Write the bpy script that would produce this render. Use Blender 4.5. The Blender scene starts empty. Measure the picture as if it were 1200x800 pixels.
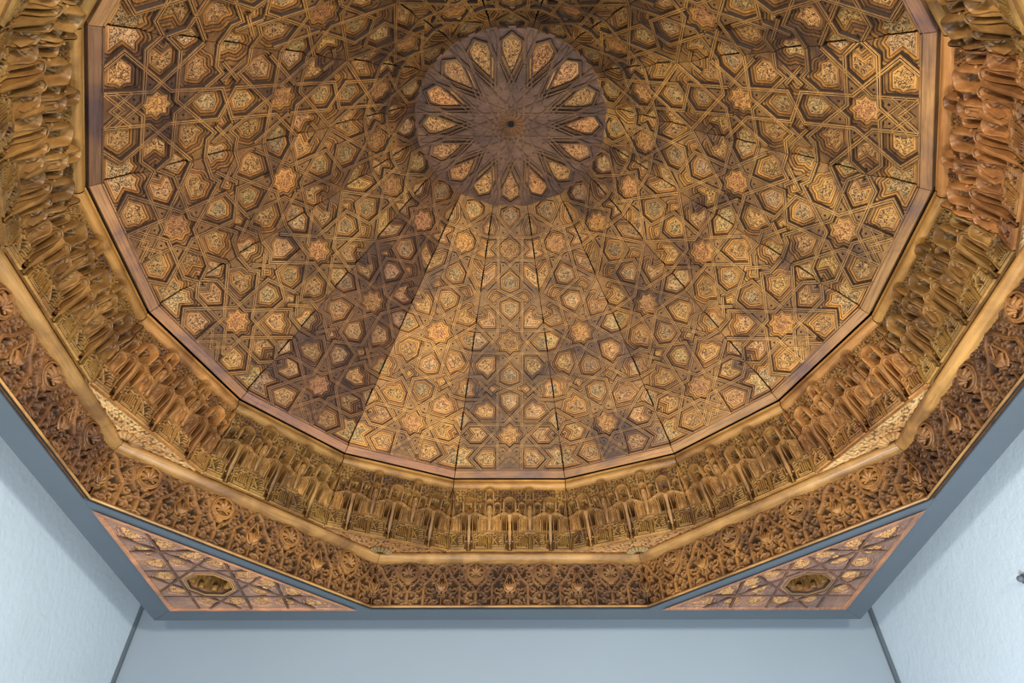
import bpy, bmesh, math, random
import numpy as np
from mathutils import Matrix, Vector
PI = math.pi
random.seed(7)
H = 3.2                                   # height of the ceiling opening above the floor
SC = bpy.context.scene

# ------------------------------------------------------------------ camera
def setup_camera():
    f, p, roll, yaw = 801.75, 0.79354, -0.00925, 0.0167
    ex = Vector((math.cos(yaw), -math.sin(yaw), 0)); ey = Vector((math.sin(yaw), math.cos(yaw), 0)); ez = Vector((0, 0, 1))
    a = ey*math.cos(p)+ez*math.sin(p); u = -ey*math.sin(p)+ez*math.cos(p)
    c, s = math.cos(roll), math.sin(roll)
    R = ex*c+u*s; U = u*c-ex*s
    cam = bpy.data.cameras.new('camera'); cam.sensor_width = 36; cam.lens = f/1200*36
    o = bpy.data.objects.new('camera', cam); SC.collection.objects.link(o)
    m = Matrix((R, U, -a)).transposed().to_4x4(); m.translation = Vector((-0.03462, -1.75058, H-1.57779))
    o.matrix_world = m; cam.clip_start = .01; SC.camera = o
setup_camera()

# ------------------------------------------------------------------ world, lamps, exposure
w = bpy.data.worlds.new('world'); SC.world = w; w.use_nodes = True
w.node_tree.nodes['Background'].inputs[0].default_value = (1.0, 0.97, 0.93, 1)
w.node_tree.nodes['Background'].inputs[1].default_value = 0.34
def area(name, loc, target, size, power, col, sy=None):
    l = bpy.data.lights.new(name, 'AREA'); l.energy = power; l.color = col; l.size = size
    if sy: l.shape = 'RECTANGLE'; l.size_y = sy
    o = bpy.data.objects.new(name, l); SC.collection.objects.link(o); o.location = loc
    o.rotation_euler = (Vector(target)-Vector(loc)).to_track_quat('-Z', 'Y').to_euler()
area('gallery_light_back', (0, -2.1, 2.75), (0, .9, H+1.05), .24, 46, (1, .89, .74))
area('gallery_light_left', (-1.6, -2.1, 2.5), (.5, .6, H+1.0), .22, 28, (1, .87, .70))
area('gallery_light_right', (1.6, -2.1, 2.5), (-.3, .6, H+1.0), .22, 41, (1, .89, .74))
area('gallery_light_low', (0, .0, .4), (0, .5, H+.5), .8, 22, (1, .93, .84))
area('wall_fill_right', (.5, .2, 1.5), (2.1, .9, 2.5), .5, 35, (.94, .98, 1))  # unseen fill lamp, added to brighten the right wall
area('wall_fill_left', (-.5, .2, 1.5), (-2.1, .9, 2.5), .5, 26, (.94, .98, 1))  # its unseen counterpart, added to brighten the left wall
SC.view_settings.view_transform = 'Standard'; SC.view_settings.look = 'None'
SC.view_settings.gamma = 1; SC.view_settings.use_curve_mapping = False
SC.view_settings.exposure = 0.35

# ------------------------------------------------------------------ materials
class NT:
    def __init__(s, name):
        s.m = bpy.data.materials.new(name); s.m.use_nodes = True; s.t = s.m.node_tree
        s.b = s.t.nodes['Principled BSDF']
    def n(s, ty, **k):
        x = s.t.nodes.new(ty)
        for a, v in k.items(): setattr(x, a, v)
        return x
    def l(s, a, b): s.t.links.new(a, b)
    def noise(s, vec, scale, detail=3, rough=.55, dist=0):
        x = s.n('ShaderNodeTexNoise'); x.inputs['Scale'].default_value = scale; x.inputs['Detail'].default_value = detail
        x.inputs['Roughness'].default_value = rough; x.inputs['Distortion'].default_value = dist
        s.l(vec, x.inputs['Vector']); return x.outputs['Fac']
    def ramp(s, fac, stops):
        x = s.n('ShaderNodeValToRGB'); e = x.color_ramp.elements
        e[0].position, e[0].color = stops[0][0], (*stops[0][1], 1); e[1].position, e[1].color = stops[-1][0], (*stops[-1][1], 1)
        for p, c in stops[1:-1]: q = e.new(p); q.color = (*c, 1)
        s.l(fac, x.inputs[0]); return x.outputs[0]
    def mix(s, mode, fac, a, b):
        x = s.n('ShaderNodeMix', data_type='RGBA', blend_type=mode)
        if hasattr(fac, 'links'): s.l(fac, x.inputs[0])
        else: x.inputs[0].default_value = fac
        for v, i in ((a, 6), (b, 7)):
            if hasattr(v, 'links'): s.l(v, x.inputs[i])
            else: x.inputs[i].default_value = (*v, 1)
        return x.outputs[2]
    def mapped(s, src, scale, offrand=True):
        mp = s.n('ShaderNodeMapping'); mp.inputs['Scale'].default_value = scale; s.l(src, mp.inputs['Vector'])
        if offrand:
            oi = s.n('ShaderNodeObjectInfo'); ml = s.n('ShaderNodeMath', operation='MULTIPLY'); ml.inputs[1].default_value = 37.0
            s.l(oi.outputs['Random'], ml.inputs[0]); s.l(ml.outputs[0], mp.inputs['Location'])
        return mp.outputs[0]
    def bump(s, h, dist, strength=1, prev=None):
        x = s.n('ShaderNodeBump'); x.inputs['Distance'].default_value = dist; x.inputs['Strength'].default_value = strength
        s.l(h, x.inputs['Height'])
        if prev: s.l(prev, x.inputs['Normal'])
        return x.outputs[0]

def wood(name, light, mid, dark, rough=.55, stretch=(14, 140, 60), gcontrast=.45, patch=2.2, attr=False, bumpd=.0012, spec=.35):
    k = NT(name); tc = k.n('ShaderNodeTexCoord'); geo = k.n('ShaderNodeNewGeometry')
    big = k.noise(geo.outputs['Position'], patch, 4, .6, .6)
    base = k.ramp(big, [(.36, dark), (.5, mid), (.64, light)])
    gr = k.noise(k.mapped(tc.outputs['Object'], stretch), 1.0, 5, .65, .3)
    gcol = k.ramp(gr, [(.3, (1-gcontrast,)*3), (.55, (1, 1, 1)), (.75, (1.18, 1.12, 1.02))])
    c = k.mix('MULTIPLY', 1, base, gcol)
    oi = k.n('ShaderNodeObjectInfo'); c = k.mix('MULTIPLY', 1, c, oi.outputs['Color'])
    rr = k.ramp(oi.outputs['Random'], [(0, (.82, .80, .80)), (.5, (1, 1, 1)), (1, (1.14, 1.08, 1.0))])
    c = k.mix('MULTIPLY', 1, c, rr)
    if attr:
        at = k.n('ShaderNodeAttribute', attribute_name='tone'); c = k.mix('MULTIPLY', 1, c, at.outputs['Color'])
    k.l(c, k.b.inputs['Base Color']); k.b.inputs['Roughness'].default_value = rough
    k.b.inputs['Specular IOR Level'].default_value = spec
    k.l(k.bump(gr, bumpd), k.b.inputs['Normal'])
    return k.m
def carved(name, light, ground, scale=48, rough=.6):
    """flat inlay cut with a small scrolling pattern over a coloured ground"""
    k = NT(name); tc = k.n('ShaderNodeTexCoord'); v = k.mapped(tc.outputs['Object'], (1, 1, 1))
    n1 = k.noise(v, scale, 1.5, .5, 2.2)
    x = k.n('ShaderNodeMath', operation='SUBTRACT'); k.l(n1, x.inputs[0]); x.inputs[1].default_value = .5
    a = k.n('ShaderNodeMath', operation='ABSOLUTE'); k.l(x.outputs[0], a.inputs[0])
    mk = k.ramp(a.outputs[0], [(.028, (0, 0, 0)), (.055, (1, 1, 1))])
    fine = k.noise(v, 260, 2)
    col = k.mix('MIX', mk, ground, light)
    col = k.mix('MULTIPLY', 1, col, k.ramp(fine, [(.3, (.8, .8, .8)), (.7, (1.1, 1.1, 1.1))]))
    oi = k.n('ShaderNodeObjectInfo'); col = k.mix('MULTIPLY', 1, col, oi.outputs['Color'])
    k.l(col, k.b.inputs['Base Color']); k.b.inputs['Roughness'].default_value = rough
    k.l(k.bump(mk, .003, .9), k.b.inputs['Normal'])
    return k.m
def plain(name, col, rough=.6, noise=None, bumpd=0):
    k = NT(name); k.b.inputs['Roughness'].default_value = rough; k.b.inputs['Base Color'].default_value = (*col, 1)
    if noise:
        geo = k.n('ShaderNodeNewGeometry'); g = k.noise(geo.outputs['Position'], noise[0], 4)
        c = k.ramp(g, [(.3, tuple(v*(1-noise[1]) for v in col)), (.7, tuple(v*(1+noise[1]) for v in col))])
        k.l(c, k.b.inputs['Base Color'])
        if bumpd: k.l(k.bump(k.noise(geo.outputs['Position'], noise[2], 5), bumpd, .6), k.b.inputs['Normal'])
    return k.m
M = {}
M['gore'] = wood('panel_wood', (.38, .215, .082), (.235, .128, .056), (.090, .052, .042), attr=True, patch=3.2)
M['strap'] = wood('lath_wood', (.36, .200, .078), (.235, .128, .058), (.095, .057, .044), patch=3.2, gcontrast=.5)
M['rim'] = wood('border_wood', (.42, .235, .105), (.33, .18, .085), (.18, .11, .09), stretch=(6, 130, 60), patch=2.4)
M['bead'] = wood('moulding_wood', (.50, .29, .10), (.37, .205, .068), (.20, .105, .04), stretch=(5, 90, 90), rough=.36, patch=3.4, gcontrast=.3)
M['muq'] = wood('muqarnas_wood', (.42, .232, .078), (.285, .150, .050), (.165, .082, .030), stretch=(60, 14, 60), rough=.40, patch=4.5, gcontrast=.28, spec=.45)
M['relief'] = wood('relief_wood', (.38, .225, .07), (.26, .145, .042), (.15, .075, .03), stretch=(60, 60, 60), attr=True, rough=.5, patch=5, gcontrast=.3)
M['frieze'] = wood('frieze_wood', (.235, .125, .047), (.155, .080, .034), (.085, .045, .024), stretch=(40, 40, 40), attr=True, rough=.5, patch=5, gcontrast=.35)
M['rose'] = wood('rosette_wood', (.205, .112, .070), (.15, .082, .057), (.10, .058, .046), attr=True, patch=4)
M['rose_lath'] = wood('rosette_lath', (.22, .12, .07), (.165, .09, .06), (.11, .063, .047), patch=4, gcontrast=.5)
M['rose_light'] = wood('rosette_stringing', (.36, .20, .10), (.28, .155, .085), (.19, .11, .07), patch=4, gcontrast=.3)
M['inlay_o'] = carved('ochre_inlay', (.60, .36, .135), (.085, .035, .018))
M['inlay_r'] = carved('red_ground_inlay', (.60, .33, .12), (.22, .055, .022))
M['inlay_p'] = carved('pale_inlay', (.54, .36, .16), (.075, .05, .03))
M['rose_o'] = carved('rosette_petal_inlay', (.74, .37, .125), (.09, .04, .025), 38)
M['strap_light'] = wood('pale_stringing', (.66, .40, .16), (.50, .29, .115), (.30, .175, .09), patch=3.2, gcontrast=.3)
M['strap_dark'] = plain('dark_groove', (.035, .018, .010), .8)
M['frieze_b'] = wood('frieze_boss_wood', (.27, .150, .058), (.20, .108, .045), (.125, .068, .032), stretch=(40, 40, 40), rough=.42, patch=5, gcontrast=.3)
M['corner_b'] = wood('corner_lath_wood', (.40, .22, .14), (.30, .17, .12), (.2, .13, .11), patch=6)
M['cream_b'] = wood('cream_shell_wood', (.66, .45, .22), (.56, .36, .165), (.40, .23, .10), patch=5, gcontrast=.3)
M['dark'] = plain('dark_hole', (.006, .004, .003), .9)
M['corner'] = wood('corner_wood', (.42, .24, .16), (.31, .185, .14), (.22, .145, .13), attr=True, patch=6)
M['cream'] = wood('cream_wood', (.66, .45, .22), (.56, .36, .165), (.40, .23, .10), attr=True, patch=5, gcontrast=.3)
M['slate'] = plain('slate_paint', (.088, .116, .144), .55, (3, .04, 60), .0004)
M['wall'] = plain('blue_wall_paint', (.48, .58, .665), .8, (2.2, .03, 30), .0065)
M['wall_smooth_dim'] = plain('blue_wall_smooth_dimmed', (.255, .322, .392), .8, (2, .02, 60), .001)  # base colour darkened to stand in for dimmer light on the front wall
M['floor'] = plain('stone_floor', (.42, .38, .33), .5, (3, .08, 40), .001)
M['casing'] = plain('casing_black', (.012, .009, .007), .95)

# ------------------------------------------------------------------ object helpers
def link(o, parent=None):
    SC.collection.objects.link(o)
    if parent is not None: o.parent = parent
    return o
def from_bm(name, bm, mat, smooth=False):
    me = bpy.data.meshes.new(name); bm.to_mesh(me); bm.free(); me.materials.append(mat)
    if name in ('lath', 'petal_frame', 'star_ring', 'well_frame'): me.materials.append(M['strap_light']); me.materials.append(M['strap_dark'])
    if mat is M['rose_lath']: me.materials[1] = M['rose_light']
    if name.endswith('_inlay'): me.materials.append(M['strap_light'])
    if smooth:
        me.polygons.foreach_set('use_smooth', [True]*len(me.polygons))
        try: me.set_sharp_from_angle(angle=math.radians(38))
        except Exception: pass
    return me
def part(name, me, parent, loc=(0, 0, 0), rot=0.0, col=None):
    o = bpy.data.objects.new(name, me); link(o, parent); o.location = loc
    if rot: o.rotation_euler = (0, 0, rot)
    if col: o.color = (*col, 1)
    return o
def thing(name, mat4, label, cat, group=None):
    o = bpy.data.objects.new(name, None); o.empty_display_size = .1; link(o); o.matrix_world = mat4
    o['label'] = label; o['category'] = cat
    if group: o['group'] = group
    return o
def grid(name, X, Y, Z, mat, tone=None, smooth=True, skirt=None):
    """height field from 2-D arrays; tone = per-vertex colour multiplier"""
    if skirt is not None:
        def pad(A): return np.pad(A, 1, mode='edge')
        X, Y, Z = pad(X), pad(Y), pad(Z)
        Z[0, :] = Z[-1, :] = skirt; Z[:, 0] = Z[:, -1] = skirt
        if tone is not None: tone = np.pad(tone, ((1, 1), (1, 1), (0, 0)), mode='edge')
    r, c = X.shape; me = bpy.data.meshes.new(name)
    co = np.stack([X, Y, Z], -1).reshape(-1).astype(np.float32)
    me.vertices.add(r*c); me.vertices.foreach_set('co', co)
    idx = np.arange(r*c).reshape(r, c)
    q = np.stack([idx[:-1, :-1], idx[:-1, 1:], idx[1:, 1:], idx[1:, :-1]], -1).reshape(-1)
    nf = (r-1)*(c-1); me.loops.add(nf*4); me.loops.foreach_set('vertex_index', q.astype(np.int32))
    me.polygons.add(nf); me.polygons.foreach_set('loop_start', np.arange(0, nf*4, 4, dtype=np.int32))
    me.polygons.foreach_set('loop_total', np.full(nf, 4, np.int32))
    me.update(calc_edges=True); me.validate()
    me.polygons.foreach_set('use_smooth', [smooth]*nf)
    if tone is not None:
        at = me.color_attributes.new('tone', 'FLOAT_COLOR', 'POINT')
        t4 = np.ones((r*c, 4), np.float32); t4[:, :3] = tone.reshape(-1, 3); at.data.foreach_set('color', t4.reshape(-1))
    me.materials.append(mat); return me
def seg_dist(X, Y, pts, closed=False):
    D = np.full(X.shape, 9.0); n = len(pts)
    for i in range(n if closed else n-1):
        ax, ay = pts[i]; bx, by = pts[(i+1) % n]; dx, dy = bx-ax, by-ay; L2 = dx*dx+dy*dy+1e-12
        t = np.clip(((X-ax)*dx+(Y-ay)*dy)/L2, 0, 1); D = np.minimum(D, np.hypot(X-ax-t*dx, Y-ay-t*dy))
    return D
def sdf(X, Y, pts):
    D = seg_dist(X, Y, pts, True); ins = np.zeros(X.shape, bool); n = len(pts)
    for i in range(n):
        ax, ay = pts[i]; bx, by = pts[(i+1) % n]
        if ay == by: continue
        ins ^= ((ay > Y) != (by > Y)) & (X < (bx-ax)*(Y-ay)/(by-ay)+ax)
    return np.where(ins, -D, D)
def area2(p): return sum(p[i][0]*p[(i+1) % len(p)][1]-p[(i+1) % len(p)][0]*p[i][1] for i in range(len(p)))
def offset(p, d):
    """move every edge of a polygon outwards by d"""
    if area2(p) < 0: p = p[::-1]
    o = []; n = len(p)
    for i in range(n):
        a, b, c = Vector(p[i-1]), Vector(p[i]), Vector(p[(i+1) % n])
        e1 = (b-a).normalized(); e2 = (c-b).normalized()
        n1 = Vector((e1.y, -e1.x)); n2 = Vector((e2.y, -e2.x)); k = 1+n1.dot(n2)
        o.append(tuple(b+(n1+n2)*(d/max(k, .35))))
    return o
def ring_faces(bm, A, B, closed=True):
    n = len(A)
    for i in range(n if closed else n-1):
        try: bm.faces.new((A[i], A[(i+1) % n], B[(i+1) % n], B[i]))
        except ValueError: pass
def solid(bm, pts, z0, z1, bev=.003):
    """prism with a bevelled top edge"""
    if area2(pts) < 0: pts = pts[::-1]
    R = []
    for off, z in ((0, z0), (0, z1-bev), (-bev, z1)):
        R.append([bm.verts.new((x, y, z)) for x, y in (offset(pts, off) if off else pts)])
    ring_faces(bm, R[0], R[1]); ring_faces(bm, R[1], R[2]); bm.faces.new(R[2])
def ball(bm, x, y, z, r, sz=1, seg=8):
    m = Matrix.Translation((x, y, z)) @ Matrix.Diagonal((1, sz, 1, 1))
    bmesh.ops.create_uvsphere(bm, u_segments=seg, v_segments=max(4, seg//2+1), radius=r, matrix=m)
def tube(bm, pts, r, seg=6):
    """round rod along 3-D points"""
    rings = []
    for i, p in enumerate(pts):
        p = Vector(p); a = Vector(pts[max(i-1, 0)]); b = Vector(pts[min(i+1, len(pts)-1)]); d = (b-a).normalized()
        s = d.cross(Vector((0, 0, 1))); s = s.normalized() if s.length > 1e-4 else Vector((1, 0, 0)); t = s.cross(d)
        rr = r(i/(len(pts)-1)) if callable(r) else r
        rings.append([bm.verts.new(p+(s*math.cos(j*2*PI/seg)+t*math.sin(j*2*PI/seg))*rr) for j in range(seg)])
    for A, B in zip(rings, rings[1:]): ring_faces(bm, A, B)
    bm.faces.new(rings[0]); bm.faces.new(rings[-1][::-1])
def lath(bm, pts, hw=.0098, dz=0.0, closed=False):
    """flat lath inlaid with two pale strings either side of a dark groove, mitred at every bend"""
    prof = [(-1.15, -.009), (-1.1, -.0035), (-.98, -.0015), (-.9, .004), (-.56, .0040), (-.48, .0055), (-.22, .0055), (-.17, .0000), (.17, .0000), (.22, .0055), (.48, .0055), (.56, .0040), (.9, .004), (.98, -.0015), (1.1, -.0035), (1.15, -.009)]
    mi = [2, 2, 2, 0, 0, 1, 2, 2, 2, 1, 0, 0, 2, 2, 2]
    n = len(pts); rows = []
    for i in range(n):
        b = Vector(pts[i]); e1 = (b-Vector(pts[i-1])).normalized() if (i or closed) else None
        e2 = (Vector(pts[(i+1) % n])-b).normalized() if (i < n-1 or closed) else None
        e1 = e1 or e2; e2 = e2 or e1
        n1 = Vector((e1.y, -e1.x)); n2 = Vector((e2.y, -e2.x)); m = (n1+n2)/max(1+n1.dot(n2), .35)
        rows.append([bm.verts.new((b.x+m.x*o*hw, b.y+m.y*o*hw, z+dz)) for o, z in prof])
    for i in range(n if closed else n-1):
        A, B = rows[i], rows[(i+1) % n]
        for q in range(len(prof)-1):
            f = bm.faces.new((A[q], A[q+1], B[q+1], B[q])); f.material_index = mi[q]
def clip(bm, co, no):
    g = list(bm.verts)+list(bm.edges)+list(bm.faces)
    bmesh.ops.bisect_plane(bm, geom=g, plane_co=co, plane_no=no, clear_outer=True)
def frame(origin, ux, uy):
    ux = Vector(ux).normalized(); uy = Vector(uy).normalized(); uz = ux.cross(uy)
    m = Matrix((ux, uy, uz)).transposed().to_4x4(); m.translation = Vector(origin); return m
def side_frame(theta, r, z):            # x along the side, y up, z towards the dome's axis
    s, c = math.sin(theta), math.cos(theta)
    return frame((r*s, r*c, H+z), (c, -s, 0), (0, 0, 1))
def star_poly(x, y, R, n=8, k=.72, rot=0):
    return [(x+(R if i % 2 == 0 else R*k)*math.sin(rot+i*PI/n), y+(R if i % 2 == 0 else R*k)*math.cos(rot+i*PI/n)) for i in range(2*n)]
mm = lambda L: [(a/1000, b/1000) for a, b in L]
flipx = lambda L: [(-a, b) for a, b in L][::-1]
flipy = lambda L, c: [(a, 2*c-b) for a, b in L][::-1]

def steps(D, pit=-.026, first=-.0150, wid=.0112, rise=.0050, n=3):
    """stepped mouldings round every inlay, as height and tone, darker in grooves and pits"""
    kf = D/wid; k = np.floor(kf); fr = kf-k
    h = np.minimum(first+rise*k, 0.0)
    gro = (fr < .30) & (D < wid*(n+1.0)); h = h-gro*.0055
    h = np.where(D < .0022, pit, h)
    tone = np.ones(D.shape+(3,))
    tone[(k % 2 == 0) & (D < wid*n)] *= (1.55, 1.45, 1.2); tone[gro] *= (.22, .19, .18); tone[(k == 0)] *= (1.12, 1.08, .95)
    tone[D < .0022] *= .6
    return h, tone

# ------------------------------------------------------------------ setting
def box_obj(name, lo, hi, mat, kind=True):
    bm = bmesh.new(); bmesh.ops.create_cube(bm, size=1)
    for v in bm.verts: v.co = Vector([lo[i]+(v.co[i]+.5)*(hi[i]-lo[i]) for i in range(3)])
    o = bpy.data.objects.new(name, from_bm(name, bm, mat)); link(o)
    if kind: o['kind'] = 'structure'
    return o
WX, WY = 2.105, 2.10
box_obj('wall_front', (-WX+.001, WY, 0), (WX-.001, WY+.15, 4.6), M['wall_smooth_dim'])
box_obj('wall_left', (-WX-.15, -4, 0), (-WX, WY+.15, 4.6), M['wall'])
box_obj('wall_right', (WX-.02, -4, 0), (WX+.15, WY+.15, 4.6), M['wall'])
box_obj('floor', (-2.3, -4, -.1), (2.3, 2.3, 0), M['floor'])
box_obj('trim_1', (-WX, WY-.018, 0), (-WX+.018, WY, 4.5), M['slate'])
box_obj('trim_2', (WX-.040, WY-.022, 0), (WX-.02, WY, 4.5), M['slate'])

def make_frame():
    """slate soffit: a square ring plus the four boards across its corners"""
    S, O, T, y0 = 1.782, 1.905, .10, 0.0
    def ring(pin, pout, z0, z1, name):
        bm = bmesh.new(); n = len(pin)
        v = [[bm.verts.new((x, y, z)) for x, y in P] for P, z in ((pin, z0), (pout, z0), (pout, z1), (pin, z1))]
        for a in range(4): ring_faces(bm, v[a], v[(a+1) % 4])
        bmesh.ops.recalc_face_normals(bm, faces=bm.faces)
        o = bpy.data.objects.new(name, from_bm(name, bm, M['slate'])); link(o); o['kind'] = 'structure'; o.location = (0, 0, H)
        return o
    # four mitred lengths so the joints at the corners show
    for q in range(4):
        a = q*PI/2; c, s = math.cos(a), math.sin(a); R = lambda p: (p[0]*c+p[1]*s, -p[0]*s+p[1]*c)
        g = .0012
        quad = [R(p) for p in ((-O+g, O), (O-g, O), (S-g, S), (-S+g, S))]
        bm = bmesh.new(); lo = [bm.verts.new((x, y, 0)) for x, y in quad]; hi = [bm.verts.new((x, y, T if i < 2 else .008)) for i, (x, y) in enumerate(quad)]
        bm.faces.new(lo); bm.faces.new(hi[::-1]); ring_faces(bm, lo, hi); bmesh.ops.recalc_face_normals(bm, faces=bm.faces)
        o = bpy.data.objects.new('trim_%d' % (3+q), from_bm('trim', bm, M['slate'])); link(o); o.location = (0, 0, H); o['kind'] = 'structure'
        # board across the corner
        r = 1.7585; t = r*math.tan(PI/8)
        tri = [R(p) for p in ((-.825, S), (-t, S), (-S, t), (-S, .825))]
        bm = bmesh.new(); lo = [bm.verts.new((x, y, .0012)) for x, y in tri]; hi = [bm.verts.new((x, y, .010)) for x, y in tri]
        bm.faces.new(lo); bm.faces.new(hi[::-1]); ring_faces(bm, lo, hi); bmesh.ops.recalc_face_normals(bm, faces=bm.faces)
        o = bpy.data.objects.new('trim_%d' % (7+q), from_bm('trim', bm, M['slate'])); link(o); o.location = (0, 0, H); o['kind'] = 'structure'
make_frame()
def make_casing():
    """added black shell behind all the carved work, keeps outside light out of the gaps"""
    bm = bmesh.new(); prof = [(1.955, .101), (1.955, .45), (1.80, .74), (.60, 2.03), (.0, 2.03)]; n = 16; R = []
    for r, z in prof[:-1]: R.append([bm.verts.new((r/math.cos(PI/16)*math.sin((i+.5)*2*PI/n), r/math.cos(PI/16)*math.cos((i+.5)*2*PI/n), z)) for i in range(n)])
    for A, B in zip(R, R[1:]): ring_faces(bm, A, B)
    bm.faces.new(R[-1])
    lo = [bm.verts.new((x, y, .101)) for x, y in ((-1.9, 1.9), (1.9, 1.9), (1.9, -1.9), (-1.9, -1.9))]
    o = bpy.data.objects.new('ceiling', from_bm('ceiling', bm, M['casing'])); link(o); o.location = (0, 0, H); o['kind'] = 'structure'
make_casing()

# ------------------------------------------------------------------ dome gores
R3, Z3, R1, Z1 = 1.625, .7125, .496, 1.8745
GL = math.hypot(R3-R1, Z1-Z3); TN = math.tan(PI/16)
hwid = lambda v: (R3-(R3-R1)*v/GL)*TN
HEX_LO = mm([(0, 490), (40, 477), (38, 432), (0, 400), (-38, 432), (-40, 477)])
HEX_HI = flipy(HEX_LO, .525)
HEX_HI3 = [(x, y+.544) for x, y in HEX_LO]                     # below the upper star pair
HEX_HI4 = mm([(0, 1205), (44, 1168), (40, 1120), (0, 1104), (-40, 1120), (-44, 1168)])
HEX_TOP = mm([(0, 1592), (40, 1570), (39, 1524), (0, 1493), (-39, 1524), (-40, 1570)])
H1 = mm([(84, 116), (97, 128), (98, 152), (158, 152), (193, 113), (158, 74), (100, 74), (97, 100)])
H2 = mm([(104, 358), (97, 382), (98, 405), (117, 415), (134, 438), (152, 418), (184, 414), (190, 393), (202, 383), (166, 358)])
H3 = mm([(99, 699), (155, 699), (189, 662), (178, 632), (155, 622), (132, 600), (99, 637)])
C1 = mm([(136, 255), (172, 294), (234, 294), (199, 255), (232, 215), (172, 215)])
E1 = mm([(225, 160), (252, 160), (272, 176), (330, 143), (330, 72), (222, 72), (262, 117)])
E2 = mm([(240, 338), (265, 374), (300, 350), (300, 300), (284, 276)])
E3 = mm([(137, 800), (174, 838), (240, 838), (240, 762), (176, 762)])
TRI = mm([(82, 523), (110, 540), (128, 515), (104, 500)])
E4 = mm([(216, 540), (232, 556), (270, 540), (270, 480), (214, 484), (226, 512)])
C3 = mm([(126, 978), (93, 946), (86, 891), (154, 891), (181, 922), (131, 931)])
P3 = mm([(91, 1242), (128, 1214), (170, 1196), (170, 1128), (150, 1130), (93, 1186)])
SL = mm([(82, 1072), (62, 1057), (98, 1052)])
E5 = mm([(98, 1466), (117, 1520), (140, 1500), (140, 1440), (108, 1440)])
E6 = mm([(104, 1384), (150, 1378), (150, 1306), (104, 1314), (134, 1350)])
P2 = mm([(176, 1010), (150, 1034), (150, 1060), (176, 1080)])
CELLS = []     # (kind, polygon, both sides?)
for y in (.252, .794, 1.338): CELLS.append(('star_inlay', star_poly(0, y, .054, 8, .74), False, 'inlay_r'))
for p in (HEX_LO, HEX_HI, HEX_HI3, HEX_HI4, HEX_TOP): CELLS.append(('hexagonal_inlay', p, False, 'inlay_p'))
for p, m_ in ((H1, 'inlay_o'), (H2, 'inlay_o'), (H3, 'inlay_o')): CELLS.append(('hexagonal_inlay', p, True, m_))
for p in (C1, C3, P3): CELLS.append(('chevron_inlay', p, True, 'inlay_o'))
for p in (E1, E2, E3, E4, E5, E6): CELLS.append(('edge_inlay', p, True, 'inlay_p'))
for p in (TRI, SL): CELLS.append(('small_inlay', p, True, 'inlay_o'))
STRAPS = []    # (points, mirrored?)
S_ = lambda L, mir=True: STRAPS.append((mm(L), mir))
S_([(235, 313), (30, 313), (-135, 488), (-166, 460), (-262, 460)])
S_([(240, 595), (169, 595), (132, 558), (-27, 731), (-232, 731)])
S_([(160, 40), (231, 116), (71, 290), (71, 496), (-71, 555), (-71, 762), (-231, 930)])
S_([(71, 30), (71, 217), (262, 400)])
S_([(235, 313), (296, 252), (235, 191), (28, 191), (-71, 89), (-71, 30)])
S_([(71, 150), (0, 76), (-71, 150)], False)
S_([(71, 50), (0, 120)], True)
S_([(71, 830), (210, 684)]); S_([(71, 756), (71, 690)])
S_([(102, 488), (184, 566)]); S_([(102, 560), (184, 484)])
S_([(-210, 863), (-34, 863), (168, 1078), (-28, 1277), (-150, 1277)])
S_([(71, 834), (71, 1037), (-69, 1103), (-69, 1277)])
S_([(125, 1413), (28, 1413), (-72, 1536), (-60, 1620)])
S_([(71, 1277), (71, 1413)])
S_([(34, 1277), (102, 1345), (34, 1413)])
S_([(133, 960), (176, 1004)]); S_([(60, 1590), (0, 1618), (-60, 1590)], False)
DOTS = mm([(40, 158), (0, 118), (39, 74), (98, 293), (98, 212), (40, 347), (264, 252), (40, 702), (96, 836), (96, 753), (40, 892), (40, 1248), (41, 1442), (38, 1570)])

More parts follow.
